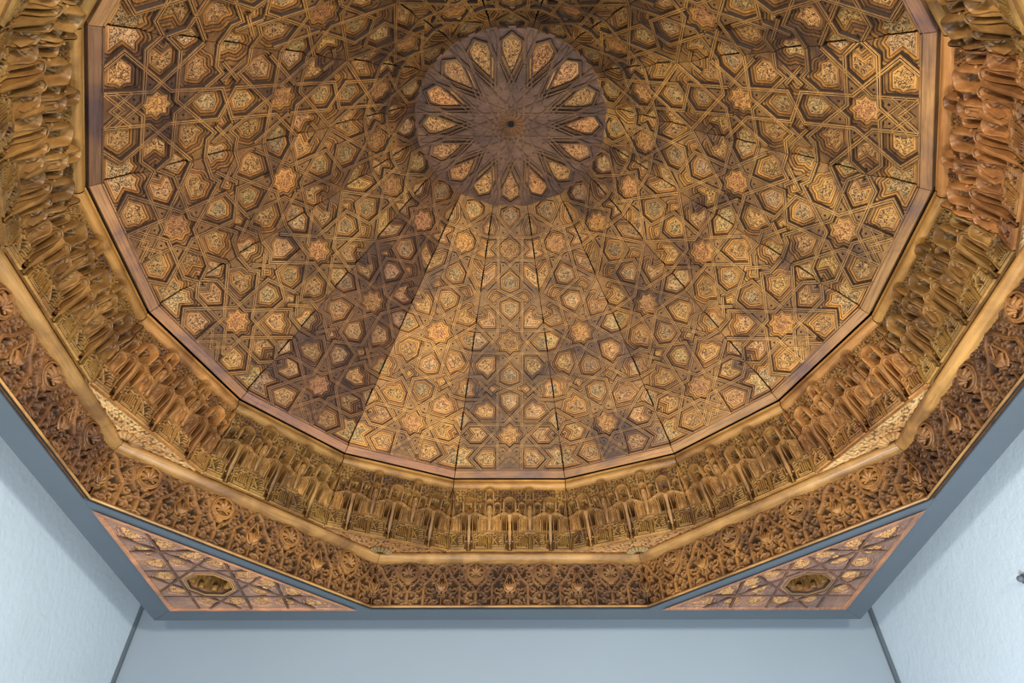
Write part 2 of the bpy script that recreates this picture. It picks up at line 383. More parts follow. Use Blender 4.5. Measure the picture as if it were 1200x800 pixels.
def make_gore_parts():
    nu, nv = 236, 640
    v = np.linspace(.046, GL, nv)[:, None]; a = np.linspace(-1, 1, nu)[None, :]
    hw = (R3-(R3-R1)*v/GL)*TN-.0018
    X = a*hw; Y = v+0*a; AX = np.abs(X)
    D = np.full(X.shape, 9.0)
    for k, p, both, m_ in CELLS: D = np.minimum(D, sdf(AX if both else X, Y, p))
    h, tone = steps(D)
    g = np.sin(Y*900)*.0; h = h+g
    parts = [('backboard', grid('backboard', X, Y, h, M['gore'], tone, False, skirt=-.05), None)]
    bm = bmesh.new()                                         # plain board along the lower edge
    w0, w1 = hwid(0)-.0018, hwid(.046)-.0018
    solid(bm, [(-w0, .002), (w0, .002), (w1, .0455), (-w1, .0455)], -.05, .004, .002)
    solid(bm, [(-w1+.004, .048), (w1-.004, .048), (w1-.005, .054), (-w1+.005, .054)], -.01, .003, .0015)
    parts.append(('border_board', from_bm('border_board', bm, M['rim']), None))
    def cl(bm):
        for s in (1, -1):
            clip(bm, (s*(hwid(0)-.0022), 0, 0), Vector((s*GL, (hwid(0)-hwid(GL)), 0)).normalized())
        clip(bm, (0, GL-.002, 0), (0, 1, 0)); clip(bm, (0, .05, 0), (0, -1, 0))
    i = 0
    for pts, mir in STRAPS:
        for P in ([pts, [(-x, y) for x, y in pts]] if mir else [pts]):
            bm = bmesh.new(); lath(bm, P, dz=.0007*(i % 3)); cl(bm); i += 1
            if len(bm.faces): parts.append(('lath', from_bm('lath', bm, M['strap']), None))
    for k, p, both, m_ in CELLS:
        for P in ([p, flipx(p)] if both else [p]):
            if area2(P) < 0: P = P[::-1]
            bm = bmesh.new(); solid(bm, offset(P, .0015), -.024, -.0175, .0015)
            q = offset(P, -.0045)
            R0 = [bm.verts.new((x, y, -.0172)) for x, y in q]; R1_ = [bm.verts.new((x, y, -.0145)) for x, y in offset(P, -.0055)]
            R2 = [bm.verts.new((x, y, -.0145)) for x, y in offset(P, -.0085)]; 
            for f in bm.faces: f.material_index = 1
            ring_faces(bm, R0, R1_); ring_faces(bm, R1_, R2); bm.faces.new(R2)
            bmesh.ops.recalc_face_normals(bm, faces=bm.faces); cl(bm)
            if len(bm.faces): parts.append((k, from_bm(k, bm, M[m_]), m_))
    bm = bmesh.new()
    for x, y in DOTS:
        for s in ((1, -1) if x else (1,)):
            if x+.01 > hwid(y): continue
            bmesh.ops.create_cone(bm, segments=4, cap_ends=True, radius1=.0062, radius2=.0055, depth=.003, matrix=Matrix.Translation((s*x, y, .0006)))
    parts.append(('peg_holes', from_bm('peg_holes', bm, M['dark']), 'stuff'))
    return parts
GP = make_gore_parts()
# brightness and hue of each gore's wood, and where it is
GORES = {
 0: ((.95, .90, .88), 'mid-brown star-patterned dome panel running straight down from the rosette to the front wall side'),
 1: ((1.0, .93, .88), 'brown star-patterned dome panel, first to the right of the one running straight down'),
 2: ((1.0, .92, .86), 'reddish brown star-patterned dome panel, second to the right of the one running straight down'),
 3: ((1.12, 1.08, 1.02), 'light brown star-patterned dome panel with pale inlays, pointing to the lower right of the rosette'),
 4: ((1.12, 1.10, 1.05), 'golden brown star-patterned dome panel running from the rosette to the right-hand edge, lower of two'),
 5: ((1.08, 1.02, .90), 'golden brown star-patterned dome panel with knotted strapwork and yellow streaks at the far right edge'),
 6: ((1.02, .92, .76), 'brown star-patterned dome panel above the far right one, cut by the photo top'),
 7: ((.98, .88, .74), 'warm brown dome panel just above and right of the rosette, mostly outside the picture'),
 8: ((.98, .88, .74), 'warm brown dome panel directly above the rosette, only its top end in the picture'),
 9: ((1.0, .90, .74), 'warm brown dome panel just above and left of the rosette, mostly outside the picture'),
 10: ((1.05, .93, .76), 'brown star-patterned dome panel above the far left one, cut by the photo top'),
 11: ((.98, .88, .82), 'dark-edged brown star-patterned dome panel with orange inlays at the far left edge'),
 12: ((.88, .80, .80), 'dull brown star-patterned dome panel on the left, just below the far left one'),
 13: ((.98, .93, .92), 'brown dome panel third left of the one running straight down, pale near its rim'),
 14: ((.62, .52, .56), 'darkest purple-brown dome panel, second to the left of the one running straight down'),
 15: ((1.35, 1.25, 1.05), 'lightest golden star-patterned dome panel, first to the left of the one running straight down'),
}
rg = random.Random(3)
for k, (tint, lab) in GORES.items():
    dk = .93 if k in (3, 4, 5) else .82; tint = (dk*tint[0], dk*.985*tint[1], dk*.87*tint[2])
    th = k*2*PI/16; s, c = math.sin(th), math.cos(th)
    cy, cz = (R3-R1)/GL, (Z1-Z3)/GL
    mt = frame((R3*s, R3*c, H+Z3), (c, -s, 0), (-s*cy, -c*cy, cz))
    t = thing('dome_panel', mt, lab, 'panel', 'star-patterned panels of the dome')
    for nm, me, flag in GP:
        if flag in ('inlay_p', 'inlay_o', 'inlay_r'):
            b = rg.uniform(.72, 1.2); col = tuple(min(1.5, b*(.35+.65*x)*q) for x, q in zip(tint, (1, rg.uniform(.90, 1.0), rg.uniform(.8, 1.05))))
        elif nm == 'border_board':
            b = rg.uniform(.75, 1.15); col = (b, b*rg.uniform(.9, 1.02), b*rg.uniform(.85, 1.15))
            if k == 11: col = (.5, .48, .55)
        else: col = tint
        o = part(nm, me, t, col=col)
        if flag == 'stuff': o['kind'] = 'stuff'

# ------------------------------------------------------------------ rosette at the top of the dome
def make_rosette():
    R = R1/math.cos(PI/16)*1.0+.012
    t = thing('ceiling_rosette', frame((0, 0, H+Z1-.018), (1, 0, 0), (0, -1, 0)), 'dark brown rosette of sixteen petals round a black hole at the dome top', 'rosette')
    nr, na = 190, 768
    rr = np.linspace(.016, R, nr)[:, None]; aa = np.linspace(0, 2*PI, na+1)[None, :]
    cs = PI/8; X = rr*np.sin(aa); Y = rr*np.cos(aa)
    am = (aa+cs/2) % cs-cs/2; px = rr*np.sin(am); py = rr*np.cos(am)          # folded into one petal
    PET = [(0, .250), (.047, .352), (.044, .437), (.0, .472), (-.044, .437), (-.047, .352)]
    D = sdf(px, py, PET)
    am2 = (aa+cs/2) % cs-cs/2
    rs = .080-.026*np.abs(am2)/(cs/2)                                     # zigzag edge of the centre star
    h, tone = steps(D, wid=.010, n=2)
    k2 = np.floor((rs-rr)/.0105); ins = (rs-rr) > -.004
    h = np.where(ins, -.004-.004*np.maximum(k2, 0), h); h = np.where(ins & (((rs-rr)/.0105-k2) < .3), -.016, h)
    tone[ins & np.ones(h.shape, bool)] = (1.9, 1.75, 1.2); tone[ins & (((rs-rr)/.0105-k2) < .3)] = (.3, .26, .24)
    rim = np.clip((rr-(R-.02))/.02, 0, 1); h = h-rim*.004
    h[-1, :] = -.05
    part('backboard', grid('backboard', X+0*aa, Y, h+0*aa, M['rose'], tone, False), t)
    bm = bmesh.new(); bmesh.ops.create_cone(bm, segments=20, cap_ends=True, radius1=.017, radius2=.017, depth=.004, matrix=Matrix.Translation((0, 0, -.012)))
    part('centre_hole', from_bm('centre_hole', bm, M['dark']), t)
    bm = bmesh.new(); P = PET
    solid(bm, offset(P, .0015), -.024, -.0175, .0015)
    for f in bm.faces: f.material_index = 1
    R0 = [bm.verts.new((x, y, -.0172)) for x, y in offset(P, -.006)]; Ra = [bm.verts.new((x, y, -.0142)) for x, y in offset(P, -.0072)]; Rb = [bm.verts.new((x, y, -.0142)) for x, y in offset(P, -.010)]
    ring_faces(bm, R0, Ra); ring_faces(bm, Ra, Rb); bm.faces.new(Rb); bmesh.ops.recalc_face_normals(bm, faces=bm.faces)
    pm = from_bm('petal_inlay', bm, M['rose_o'])
    bm = bmesh.new(); lath(bm, offset(P, .0125), hw=.0045, closed=True); fm = from_bm('petal_frame', bm, M['rose_lath'])
    for i in range(16):
        b = random.uniform(.78, 1.2)
        part('petal_inlay', pm, t, rot=-i*cs, col=(b, b*(1, .88, .96)[i % 3], b*(.9, .8, 1.0)[i % 3])); part('petal_frame', fm, t, rot=-i*cs)
    for off, y0, hw in ((.066, .05, .0062), (.104, .17, .0040)):
        half = math.sqrt((R-.012)**2-off**2)
        for i in range(16):
            bm = bmesh.new(); lath(bm, [(off, y0), (off, half)], hw=hw, dz=.001+.0006*(i % 3))
            part('lath', from_bm('lath', bm, M['rose_lath']), t, rot=i*cs)
            if True:
                bm = bmesh.new(); lath(bm, [(-off, y0), (-off, half)], hw=hw, dz=.001+.0006*(i % 3))
                part('lath', from_bm('lath', bm, M['rose_lath']), t, rot=i*cs)
make_rosette()

# ------------------------------------------------------------------ muqarnas cornice
RM, ZM = 1.722, .293
SW = .342                                  # half length of a side at the back
def niche(bm, u, s0, half, top, w0, w1, rim=.005, depth=.04, taper=1.0, flutes=0, keel=0.0, n=18, lean=.40):
    """block with a concave arched hollow open below: two jambs, a hood and a shell vault"""
    spring = top-half*(1+keel)
    out = []; jn = 4
    for j in range(jn): f_ = j/jn; out.append((-(half*(taper+(1-taper)*f_)), s0+(spring-s0)*f_, None))
    for j in range(n+1):
        a = PI-PI*j/n; ky = 1+keel
        x = half*math.cos(a); y = half*ky*math.sin(a)
        if keel: y = half*ky*(math.sin(a)**.9)
        out.append((x, spring+y, a))
    for j in reversed(range(jn)): f_ = j/jn; out.append((half*(taper+(1-taper)*f_), s0+(spring-s0)*f_, None))
    k = (half-rim)/half
    def ins(p, kk): 
        x, y, a = p; sy = spring if a is not None else y
        return (x*kk, sy+(y-sy)*kk)
    rings = []
    for kk, z in ((1.32, w0), (1.24, w0+.40*(w1-w0)), (1.17, w0+.62*(w1-w0)), (1.12, w0+.60*(w1-w0)), (1.13, w0+.72*(w1-w0)), (1.05, w0+.88*(w1-w0)), (1, w1-rim*.45), (1-(1-k)*.3, w1), (1-(1-k)*.75, w1-.0004), (k, w1-rim*.5)):
        rings.append([bm.verts.new((u+ins(p, kk)[0], ins(p, kk)[1], z)) for p in out])
    for t in (.96, .86, .7, .5, .28, .06):
        R = []
        for p in out:
            x, y = ins(p, k*t); d = depth*math.sqrt(1-t*t)
            if flutes and p[2] is not None: d += .10*depth*math.cos(flutes*p[2])*(t*(1-t))*4
            R.append(bm.verts.new((u+x, y, w1-rim*.5-d)))
        rings.append(R)
    for A, B in zip(rings, rings[1:]): ring_faces(bm, A, B, False)
    inner = rings[-1]
    ring = [r[0] for r in rings]+[r[-1] for r in reversed(rings)]
    try: bm.faces.new(ring)
    except ValueError: pass
    c = bm.verts.new((u, spring, w1-rim*.5-depth*(1.0)))
    for v in [q for R in rings for q in R]:               # the foot recedes, the hood leans out
        if v.co.z > w0 and v.co.y < spring:
            q = max(0, (v.co.y-s0)/(spring-s0)); v.co.z = w0+(v.co.z-w0)*(lean+(1-lean)*q*q*(3-2*q))
    for i in range(len(inner)-1):
        try: bm.faces.new((inner[i], inner[i+1], c))
        except ValueError: pass

def bump_h(D, wdt): return np.sqrt(np.clip(1-(D/wdt)**2, 0, 1))
def curl(cx, cy, r, a0, turn, k=9):
    return [(cx+r*(1-.75*i/k)*math.cos(a0+turn*i/k), cy+r*(1-.75*i/k)*math.sin(a0+turn*i/k)) for i in range(k+1)]
def scroll_field(X, Y, x0, x1, y0, y1, pitch, rnd, wd=.0028, mirror=None):
    """scrolling leafwork: rows of curls and tendrils"""
    Hh = np.zeros(X.shape); nx = max(1, int(round((x1-x0)/pitch))); ny = max(1, int(round((y1-y0)/pitch)))
    for i in range(nx):
        for j in range(ny):
            cx = x0+(i+.5)*(x1-x0)/nx+rnd.uniform(-.15, .15)*pitch; cy = y0+(j+.5)*(y1-y0)/ny+rnd.uniform(-.15, .15)*pitch
            sgn = 1 if (i+j) % 2 else -1; pts = curl(cx, cy, pitch*.5, rnd.uniform(0, 2*PI), sgn*4.6)
            msk = (np.abs(X-cx) < pitch) & (np.abs(Y-cy) < pitch)
            if not msk.any(): continue
            ii = np.where(msk.any(1))[0]; jj = np.where(msk.any(0))[0]; sl = (slice(ii[0], ii[-1]+1), slice(jj[0], jj[-1]+1))
            Hh[sl] = np.maximum(Hh[sl], bump_h(seg_dist(X[sl], Y[sl], pts), wd))
            lf = [(cx, cy), (cx+pitch*.45*math.cos(sgn*2+i), cy+pitch*.45*math.sin(sgn*2+i))]
            Hh[sl] = np.maximum(Hh[sl], .8*bump_h(seg_dist(X[sl], Y[sl], lf), wd*1.25))
    return Hh

KUFIC = [  # strokes of the motto panel in a 350 x 180 box: two words blocks either side of an upright
 [(10, 170), (10, 20), (30, 5)], [(30, 165), (140, 165), (140, 120)], [(30, 150), (120, 150)], [(30, 150), (30, 120)],
 [(60, 130), (60, 50), (70, 40)], [(78, 130), (78, 40)], [(96, 130), (96, 30), (106, 22)], [(114, 130), (114, 40)], [(132, 120), (132, 60)],
 [(20, 100), (45, 90), (48, 70), (30, 62), (22, 80)], [(20, 45), (48, 30)], [(158, 175), (158, 10)], [(172, 175), (172, 10)],
 [(190, 30), (245, 120)], [(245, 30), (205, 85), (195, 120)], [(190, 135), (250, 135)], [(262, 45), (300, 40), (300, 65), (268, 70)],
 [(262, 90), (305, 85), (305, 110), (270, 115)], [(262, 140), (315, 132)], [(190, 158), (315, 158), (320, 120)], [(190, 172), (320, 172)], [(325, 90), (325, 20)],
 [(205, 12), (225, 22), (240, 8)], [(270, 12), (290, 25), (315, 12)], [(60, 12), (90, 20), (130, 8)], [(195, 60), (205, 110)]]
def make_muqarnas_parts():
    P = []   # (name, mesh)
    def seam(bm):
        for s in (1, -1):
            # side planes converge on the axis: u = s*(RM-w)*tan
            no = Vector((s, 0, TN)).normalized(); clip(bm, (s*(SW-.0018), 0, 0), no)
    def flare(bm):                                    # everything projects less towards the foot
        for v in bm.verts:
            if v.co.z > 0:
                q = min(1, max(0, (v.co.y-.035)/.165)); v.co.z *= .22+.78*q*q*(3-2*q)
    def add(name, build, mat='muq', smooth=True):
        bm = bmesh.new(); build(bm); flare(bm); bmesh.ops.recalc_face_normals(bm, faces=bm.faces); seam(bm)
        if len(bm.faces): P.append((name, from_bm(name, bm, M[mat], smooth)))
    UN = 2*SW/3
    # back board, base ledge, upper shelf
    def back(bm):
        solid(bm, [(-.37, .012), (.37, .012), (.37, .28), (-.37, .28)], -.075, -.060, .001)
        solid(bm, [(-.37, .118), (.37, .118), (.37, .136), (-.37, .136)], -.06, .004, .001)
        solid(bm, [(-.37, .235), (.37, .235), (.37, .28), (-.37, .28)], -.06, .020, .001)
    add('backboard', back, smooth=False)
    add('base_ledge', lambda bm: solid(bm, [(-.36, .004), (.36, .004), (.36, .014), (-.36, .014)], -.004, .005, .002), 'muq')
    rnd = random.Random(11)
    # inscription panels: one between each pair of pendants and halves at the ends
    nx, ny = 100, 64
    def insc(xa, xb, ya, yb, strokes=True):
        xs = np.linspace(xa, xb, max(24, int((xb-xa)/.0017)))[None, :]; ys = np.linspace(ya, yb, 66)[:, None]
        X = xs+0*ys; Y = ys+0*xs; D = np.full(X.shape, 9.0)
        return X, Y
    cx0 = 0.0
    for c in (-1, 0, 1, 2):
        uc = (c-.5)*UN                      # centres between pendants: -1.5, -.5, .5, 1.5 units
        half = UN/2-.014
        xa, xb = max(uc-half, -SW+.004), min(uc+half, SW-.004)
        X, Y = insc(xa, xb, .012, .126)
        D = np.full(X.shape, 9.0)
        for s in KUFIC:
            pts = [(uc-half+.006+(px/330)*(2*half-.012), .017+(180-py)/180*.098) for px, py in s]
            D = np.minimum(D, seg_dist(X, Y, pts))
        hh = bump_h(D, .0031)**.6
        arch = np.abs(X-uc) > 9
        sc = scroll_field(X, Y, xa, xb, .10, .126, .013, rnd, .0022)
        hh = np.maximum(hh, sc*.8)
        edge = (Y < .0165); hh = np.where(edge, 1, hh)
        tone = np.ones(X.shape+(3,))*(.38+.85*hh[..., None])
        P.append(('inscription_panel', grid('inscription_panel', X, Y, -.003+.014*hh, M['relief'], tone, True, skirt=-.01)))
    # carved band along the top
    hwid2 = lambda w: (SW-.0018)-w*TN
    wB = .070; xs = np.linspace(-hwid2(wB), hwid2(wB), 330)[None, :]; ys = np.linspace(.262, .370, 62)[:, None]
    X = xs+0*ys; Y = ys+0*xs; sc = scroll_field(X, Y, -SW, SW, .262, .366, .0165, rnd, .0027)
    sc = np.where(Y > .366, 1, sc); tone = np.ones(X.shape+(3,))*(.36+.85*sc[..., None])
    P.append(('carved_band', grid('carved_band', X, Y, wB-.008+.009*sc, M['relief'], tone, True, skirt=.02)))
    # rim moulding above the band
    bm = bmesh.new(); prof = [(.362, .05), (.362, .078), (.367, .087), (.375, .093), (.385, .095), (.395, .092), (.402, .086), (.408, .0865), (.4165, .088), (.4165, .05)]
    L = [bm.verts.new((-.36, a, b)) for a, b in prof]; Rr = [bm.verts.new((.36, a, b)) for a, b in prof]; ring_faces(bm, L, Rr, False)
    bmesh.ops.recalc_face_normals(bm, faces=bm.faces); seam(bm); P.append(('rim_moulding', from_bm('rim_moulding', bm, M['bead'], True)))
    # three lower units, one per pendant
    for i in (-1, 0, 1):
        u = i*UN
        add('pendant', lambda bm: (solid(bm, [(u-.0055, .055), (u+.0055, .055), (u+.0085, .09), (u+.0075, .15), (u+.014, .205), (u-.014, .205), (u-.0075, .15), (u-.0085, .09)], -.01, .064, .004),
                                   ball(bm, u, .052, .05, .0075, 1, 10), ball(bm, u, .018, .034, .0065), ball(bm, u-.016, .062, .045, .005), ball(bm, u+.016, .062, .045, .005),
                                   tube(bm, [(u, .05, .045), (u, .034, .04), (u, .018, .034)], .004)))
        for s in (-1, 1):
            add('deep_niche', lambda bm: niche(bm, u+s*.0315, .014, .0175, .210, -.055, .060, .0035, .105, .42))
            add('arched_niche', lambda bm: niche(bm, u+s*.080, .120, .029, .200, -.01, .054, .0055, .040, 1, 8, lean=.5))
            add('shoulder', lambda bm: (tube(bm, [(u+s*.002, .208, .046), (u+s*.03, .214, .050), (u+s*.056, .209, .047), (u+s*.080, .200, .040), (u+s*.106, .184, .028)], lambda q: .0105-.003*q, 10),
                                        tube(bm, [(u+s*.004, .196, .058), (u+s*.018, .208, .0635), (u+s*.034, .2145, .0645), (u+s*.050, .208, .0605), (u+s*.057, .19, .050)], .0032, 6)))
        add('round_hood', lambda bm: niche(bm, u, .212, .038, .294, .00, .106, .0095, .085, 1, 10, lean=.72))
        for s in (-1, 1): add('bead', lambda bm: ball(bm, u+s*.043, .229, .066, .0068))
    for i in (-1.5, -.5, .5, 1.5):
        u = i*UN
        add('stem', lambda bm: (solid(bm, [(u-.006, .118), (u+.006, .118), (u+.011, .17), (u+.012, .212), (u-.012, .212), (u-.011, .17)], 0, .058, .004),
                                solid(bm, [(u-.02, .15), (u-.013, .13), (u-.014, .205), (u-.024, .205)], 0, .05, .003), solid(bm, [(u+.013, .13), (u+.02, .15), (u+.024, .205), (u+.014, .205)], 0, .05, .003),
                                solid(bm, [(u-.03, .112), (u+.03, .112), (u+.03, .120), (u-.03, .120)], 0, .022, .003)))
        add('keel_niche', lambda bm: (niche(bm, u, .188, .0265, .288, .01, .090, .005, .050, .8, 0, .35), niche(bm, u, .205, .013, .25, .05, .080, .003, .012, 1)))
        for s in (-1, 1):
            add('side_niche', lambda bm: niche(bm, u+s*.045, .176, .0215, .272, -.02, .078, .004, .085, .5))
        add('small_hood', lambda bm: niche(bm, u, .276, .0255, .344, .03, .108, .0075, .065, 1, 8, lean=.75))
        for s in (-1, 1): add('bead', lambda bm: ball(bm, u+s*.031, .283, .086, .0060))
    return P
MP = make_muqarnas_parts()
MUQ = {
 0: ((1, .97, .86), 'brown-gold muqarnas cornice length straight below the rosette, facing the viewer'),
 1: ((.96, .92, .84), 'muqarnas cornice length first to the right of the one straight below the rosette'),
 2: ((1.0, .95, .85), 'muqarnas cornice length second to the right of the one straight below the rosette'),
 3: ((1.05, .92, .86), 'reddish gold muqarnas cornice length at lower right, above a cream spandrel board'),
 4: ((.92, .90, .78), 'olive brown muqarnas cornice length on the right between the reddish lower and orange upper ones'),
 5: ((1.18, .96, .9), 'orange-brown muqarnas cornice length at the right edge beside the light rim moulding'),
 6: ((.95, .93, .8), 'muqarnas cornice length in the upper right corner of the picture'),
 -1: ((1.0, .96, .82), 'muqarnas cornice length first to the left of the one straight below the rosette'),
 -2: ((.9, .90, .80), 'dark gold muqarnas cornice length second to the left of the one straight below the rosette'),
 -3: ((1.06, .94, .86), 'warm orange-gold muqarnas cornice length at lower left, above a cream spandrel board'),
 -4: ((.90, .86, .74), 'gold-brown muqarnas cornice length on the left, second one down from the upper left corner piece'),
 -5: ((.84, .82, .72), 'olive gold muqarnas cornice length at the left edge beside the dark-rimmed dome panel'),
 -6: ((.8, .8, .7), 'muqarnas cornice length in the upper left corner of the picture'),
 -7: ((.9, .88, .75), 'muqarnas cornice length behind the viewer on the left, out of the picture'),
 7: ((.9, .88, .75), 'muqarnas cornice length behind the viewer on the right, out of the picture'),
 8: ((.9, .88, .75), 'muqarnas cornice length straight behind the viewer, out of the picture')}
for k, (tint, lab) in MUQ.items():
    t = thing('muqarnas_segment', side_frame(k*2*PI/16, RM, ZM), lab, 'cornice', 'muqarnas lengths round the dome')
    for nm, me in MP: part(nm, me, t, col=tuple((1 if 'moulding' in nm else .86)*x for x in tint))

# ------------------------------------------------------------------ carved frieze of the octagon
RF = 1.757; UF = .364
def make_frieze_parts():
    P = []
    def seam(bm):
        for s in (1, -1): clip(bm, (s*(RF*math.tan(PI/8)-.001), 0, 0), Vector((s, 0, math.tan(PI/8))).normalized())
    # one unit of relief, palmette axis at x = 0, bud axes at the ends, mirrored
    nx, ny = 152, 124
    xs = np.linspace(-UF/2, UF/2, nx)[None, :]; ys = np.linspace(.012, .262, ny)[:, None]; X = np.abs(xs)+0*ys; Y = ys+0*xs
    rnd = random.Random(5); Hh = np.zeros(X.shape)
    Hh = np.maximum(Hh, .66*scroll_field(X, Y, 0.006, .182, .020, .258, .034, rnd, .0066))
    for c in ((.035, .075), (.05, .045), (.055, .105), (.115, .05), (.115, .10), (.145, .04), (.145, .155), (.03, .245), (.075, .235), (.11, .222), (.075, .19), (.09, .155)):
        p = curl(c[0], c[1], .019, rnd.uniform(0, 6.28), rnd.choice((-5, 5)), 10)
        Hh = np.maximum(Hh, .82*bump_h(seg_dist(X, Y, p), .0062))
    for p in ([(.086, .018), (.086, .128), (.108, .150), (.127, .172), (.150, .218), (.182, .243)], [(.060, .235), (.075, .215), (.058, .18), (.052, .150), (.03, .125)], [(.0, .14), (.03, .158), (.055, .19), (.055, .225), (.03, .25), (.0, .258)]):
        Hh = np.maximum(Hh, 1.0*bump_h(seg_dist(X, Y, p), .0082)**.45)
        Hh = np.where(seg_dist(X, Y, p) < .0017, Hh-.18, Hh)
    Hh = np.maximum(Hh, .9*bump_h(seg_dist(X, Y, [(0, .03), (0, .075)]), .012)**.6)
    Hh = np.maximum(Hh, .9*bump_h(seg_dist(X, Y, [(0, .03), (.028, .022)]), .0055)**.6)
    Hh = np.maximum(Hh, .9*bump_h(seg_dist(X, Y, [(0, .085), (.018, .125)]), .0065)**.6)
    Hh = np.maximum(Hh, .8*bump_h(seg_dist(X, Y, [(.182, .02), (.182, .07)]), .005)**.6)
    for a in (.4, .75): Hh = np.maximum(Hh, .9*bump_h(seg_dist(X, Y, [(.182-.04*a, .085), (.182-.036*a, .13), (.182-.012, .20)]), .0055))
    Hh = np.where(Y < .019, .8, Hh); Hh = np.where(Y > .257, .8, Hh)
    n = 4; Xf = np.concatenate([xs[0, :-1]+(i-1.5)*UF for i in range(n)]+[[xs[0, -1]+1.5*UF]]); Hf = np.concatenate([Hh[:, :-1]]*n+[Hh[:, -1:]], 1)
    mx = RF*math.tan(PI/8)-.001; Xf = np.clip(Xf, -mx, mx)
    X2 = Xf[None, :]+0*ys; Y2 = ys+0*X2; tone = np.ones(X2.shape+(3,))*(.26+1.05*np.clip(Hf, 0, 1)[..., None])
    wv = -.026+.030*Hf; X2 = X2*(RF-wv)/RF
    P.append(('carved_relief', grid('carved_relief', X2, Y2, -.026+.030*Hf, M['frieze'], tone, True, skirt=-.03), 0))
    def bar(name, prof, mat, smooth=True):
        bm = bmesh.new(); L = [bm.verts.new((-.8, a, b)) for a, b in prof]; R = [bm.verts.new((.8, a, b)) for a, b in prof]; ring_faces(bm, L, R, False)
        bmesh.ops.recalc_face_normals(bm, faces=bm.faces); seam(bm); P.append((name, from_bm(name, bm, M[mat], smooth), 1))
    bar('lower_bead', [(-.001, -.0035), (-.001, .002), (.002, .007), (.006, .009), (.010, .007), (.013, .001), (.013, -.03)], 'bead')
    bar('black_edge', [(-.0025, -.004), (-.0025, .004), (-.0012, .004), (-.0012, -.004)], 'dark')
    bar('cushion_moulding', [(.250, -.03), (.252, .006), (.258, .016), (.266, .026), (.276, .033), (.286, .034), (.296, .029), (.303, .018), (.306, .004), (.306, -.04)], 'bead')
    # palmette: ring, five petals, stem cup
    bm = bmesh.new()
    tube(bm, [(.040*math.sin(a), -.002+.040*math.cos(a), .006) for a in [PI*(.28+1.44*i/16) for i in range(17)]], .0042)
    tube(bm, [(.047*math.sin(a), .0+.047*math.cos(a)*1.05, .002) for a in [2*PI*i/24 for i in range(25)]], .0038)
    for a in (-72, -38, 0, 38, 72):
        r = math.radians(a); pts = [((.006+.030*q)*math.sin(r), -.018+(.008+.046*q)*math.cos(r)*(.9 if a else 1), .004+.012*math.sin(PI*min(q*1.1, 1))) for q in (0, .25, .5, .75, 1)]
        tube(bm, pts, lambda q: .003+.0088*q*(1.35-q*.75), 8)
    solid(bm, [(.044*math.sin(q*PI/8), .046*math.cos(q*PI/8)) for q in range(16)], -.02, -.008, .002)
    for a in (-20, 20, -50, 50):
        ball(bm, .024*math.sin(math.radians(a*2.2)), -.026+.010*math.cos(math.radians(a)), .006, .0048)
    solid(bm, [(-.012, -.062), (.012, -.062), (.018, -.045), (-.018, -.045)], -.015, .004, .002)
    bmesh.ops.recalc_face_normals(bm, faces=bm.faces); pal = from_bm('palmette', bm, M['frieze_b'], True)
    bm = bmesh.new()
    m = Matrix.Translation((0, 0, 0)) @ Matrix.Diagonal((1, 1.1, .9, 1)); bmesh.ops.create_uvsphere(bm, u_segments=12, v_segments=8, radius=.018, matrix=m)
    for a in (-52, -26, 0, 26, 52):
        r = math.radians(a); tube(bm, [(.006*math.sin(r), -.018, .010), (.020*math.sin(r), -.004, .018), (.030*math.sin(r), .016, .013), (.034*math.sin(r), .030*math.cos(r)+.004, .004)], lambda q: .0022+.0052*math.sin(PI*min(1, .15+q*.85)), 6)
    for s in (-1, 1): tube(bm, [(s*.004, -.024, 0), (s*.024, -.012, .004), (s*.032, .014, .004), (s*.018, .05, .004), (s*.003, .085, .004)], lambda q: .0055-.003*q, 6)
    bmesh.ops.recalc_face_normals(bm, faces=bm.faces); bud = from_bm('bud', bm, M['frieze_b'], True)
    for s in (-1, 1):
        b2 = bmesh.new(); b2.from_mesh(bud); bmesh.ops.translate(b2, verts=b2.verts, vec=(s*2*UF, .105, .002)); seam(b2)
        if len(b2.faces): P.append(('bud', from_bm('bud', b2, M['frieze_b'], True), 1))
    return P, pal, bud
FP, PAL, BUD = make_frieze_parts()
FRZ = {0: ((1.0, .95, .95), 'front length of the carved leafwork frieze, between the two corner panels'),
       -1: ((1.15, 1.05, .88), 'diagonal length of carved leafwork frieze above the left corner panel'),
       1: ((1.15, 1.05, .82), 'diagonal length of carved leafwork frieze above the right corner panel'),
       -2: ((.98, .88, .85), 'length of carved leafwork frieze along the left wall'),
       2: ((.98, .88, .82), 'length of carved leafwork frieze along the right wall'),
       3: ((.98, .88, .82), 'diagonal length of carved leafwork frieze behind the viewer on the right'),
       -3: ((.98, .88, .82), 'diagonal length of carved leafwork frieze behind the viewer on the left')}
for k, (tint, lab) in FRZ.items():
    t = thing('carved_frieze', side_frame(k*PI/4, RF, 0), lab, 'frieze', 'carved frieze lengths of the octagon')
    for nm, me, f_ in FP: part(nm, me, t, col=tint if 'moulding' not in nm and 'bead' not in nm else (1, 1, 1))
    for i in range(4): o = part('palmette', PAL, t, ((i-1.5)*UF, .194, .003), col=tuple(1.2*x for x in tint)); o.scale = (1.08, 1.08, 1.25)
    for i in range(3): part('bud', BUD, t, ((i-1)*UF, .105, .002), col=tuple(1.3*x for x in tint))

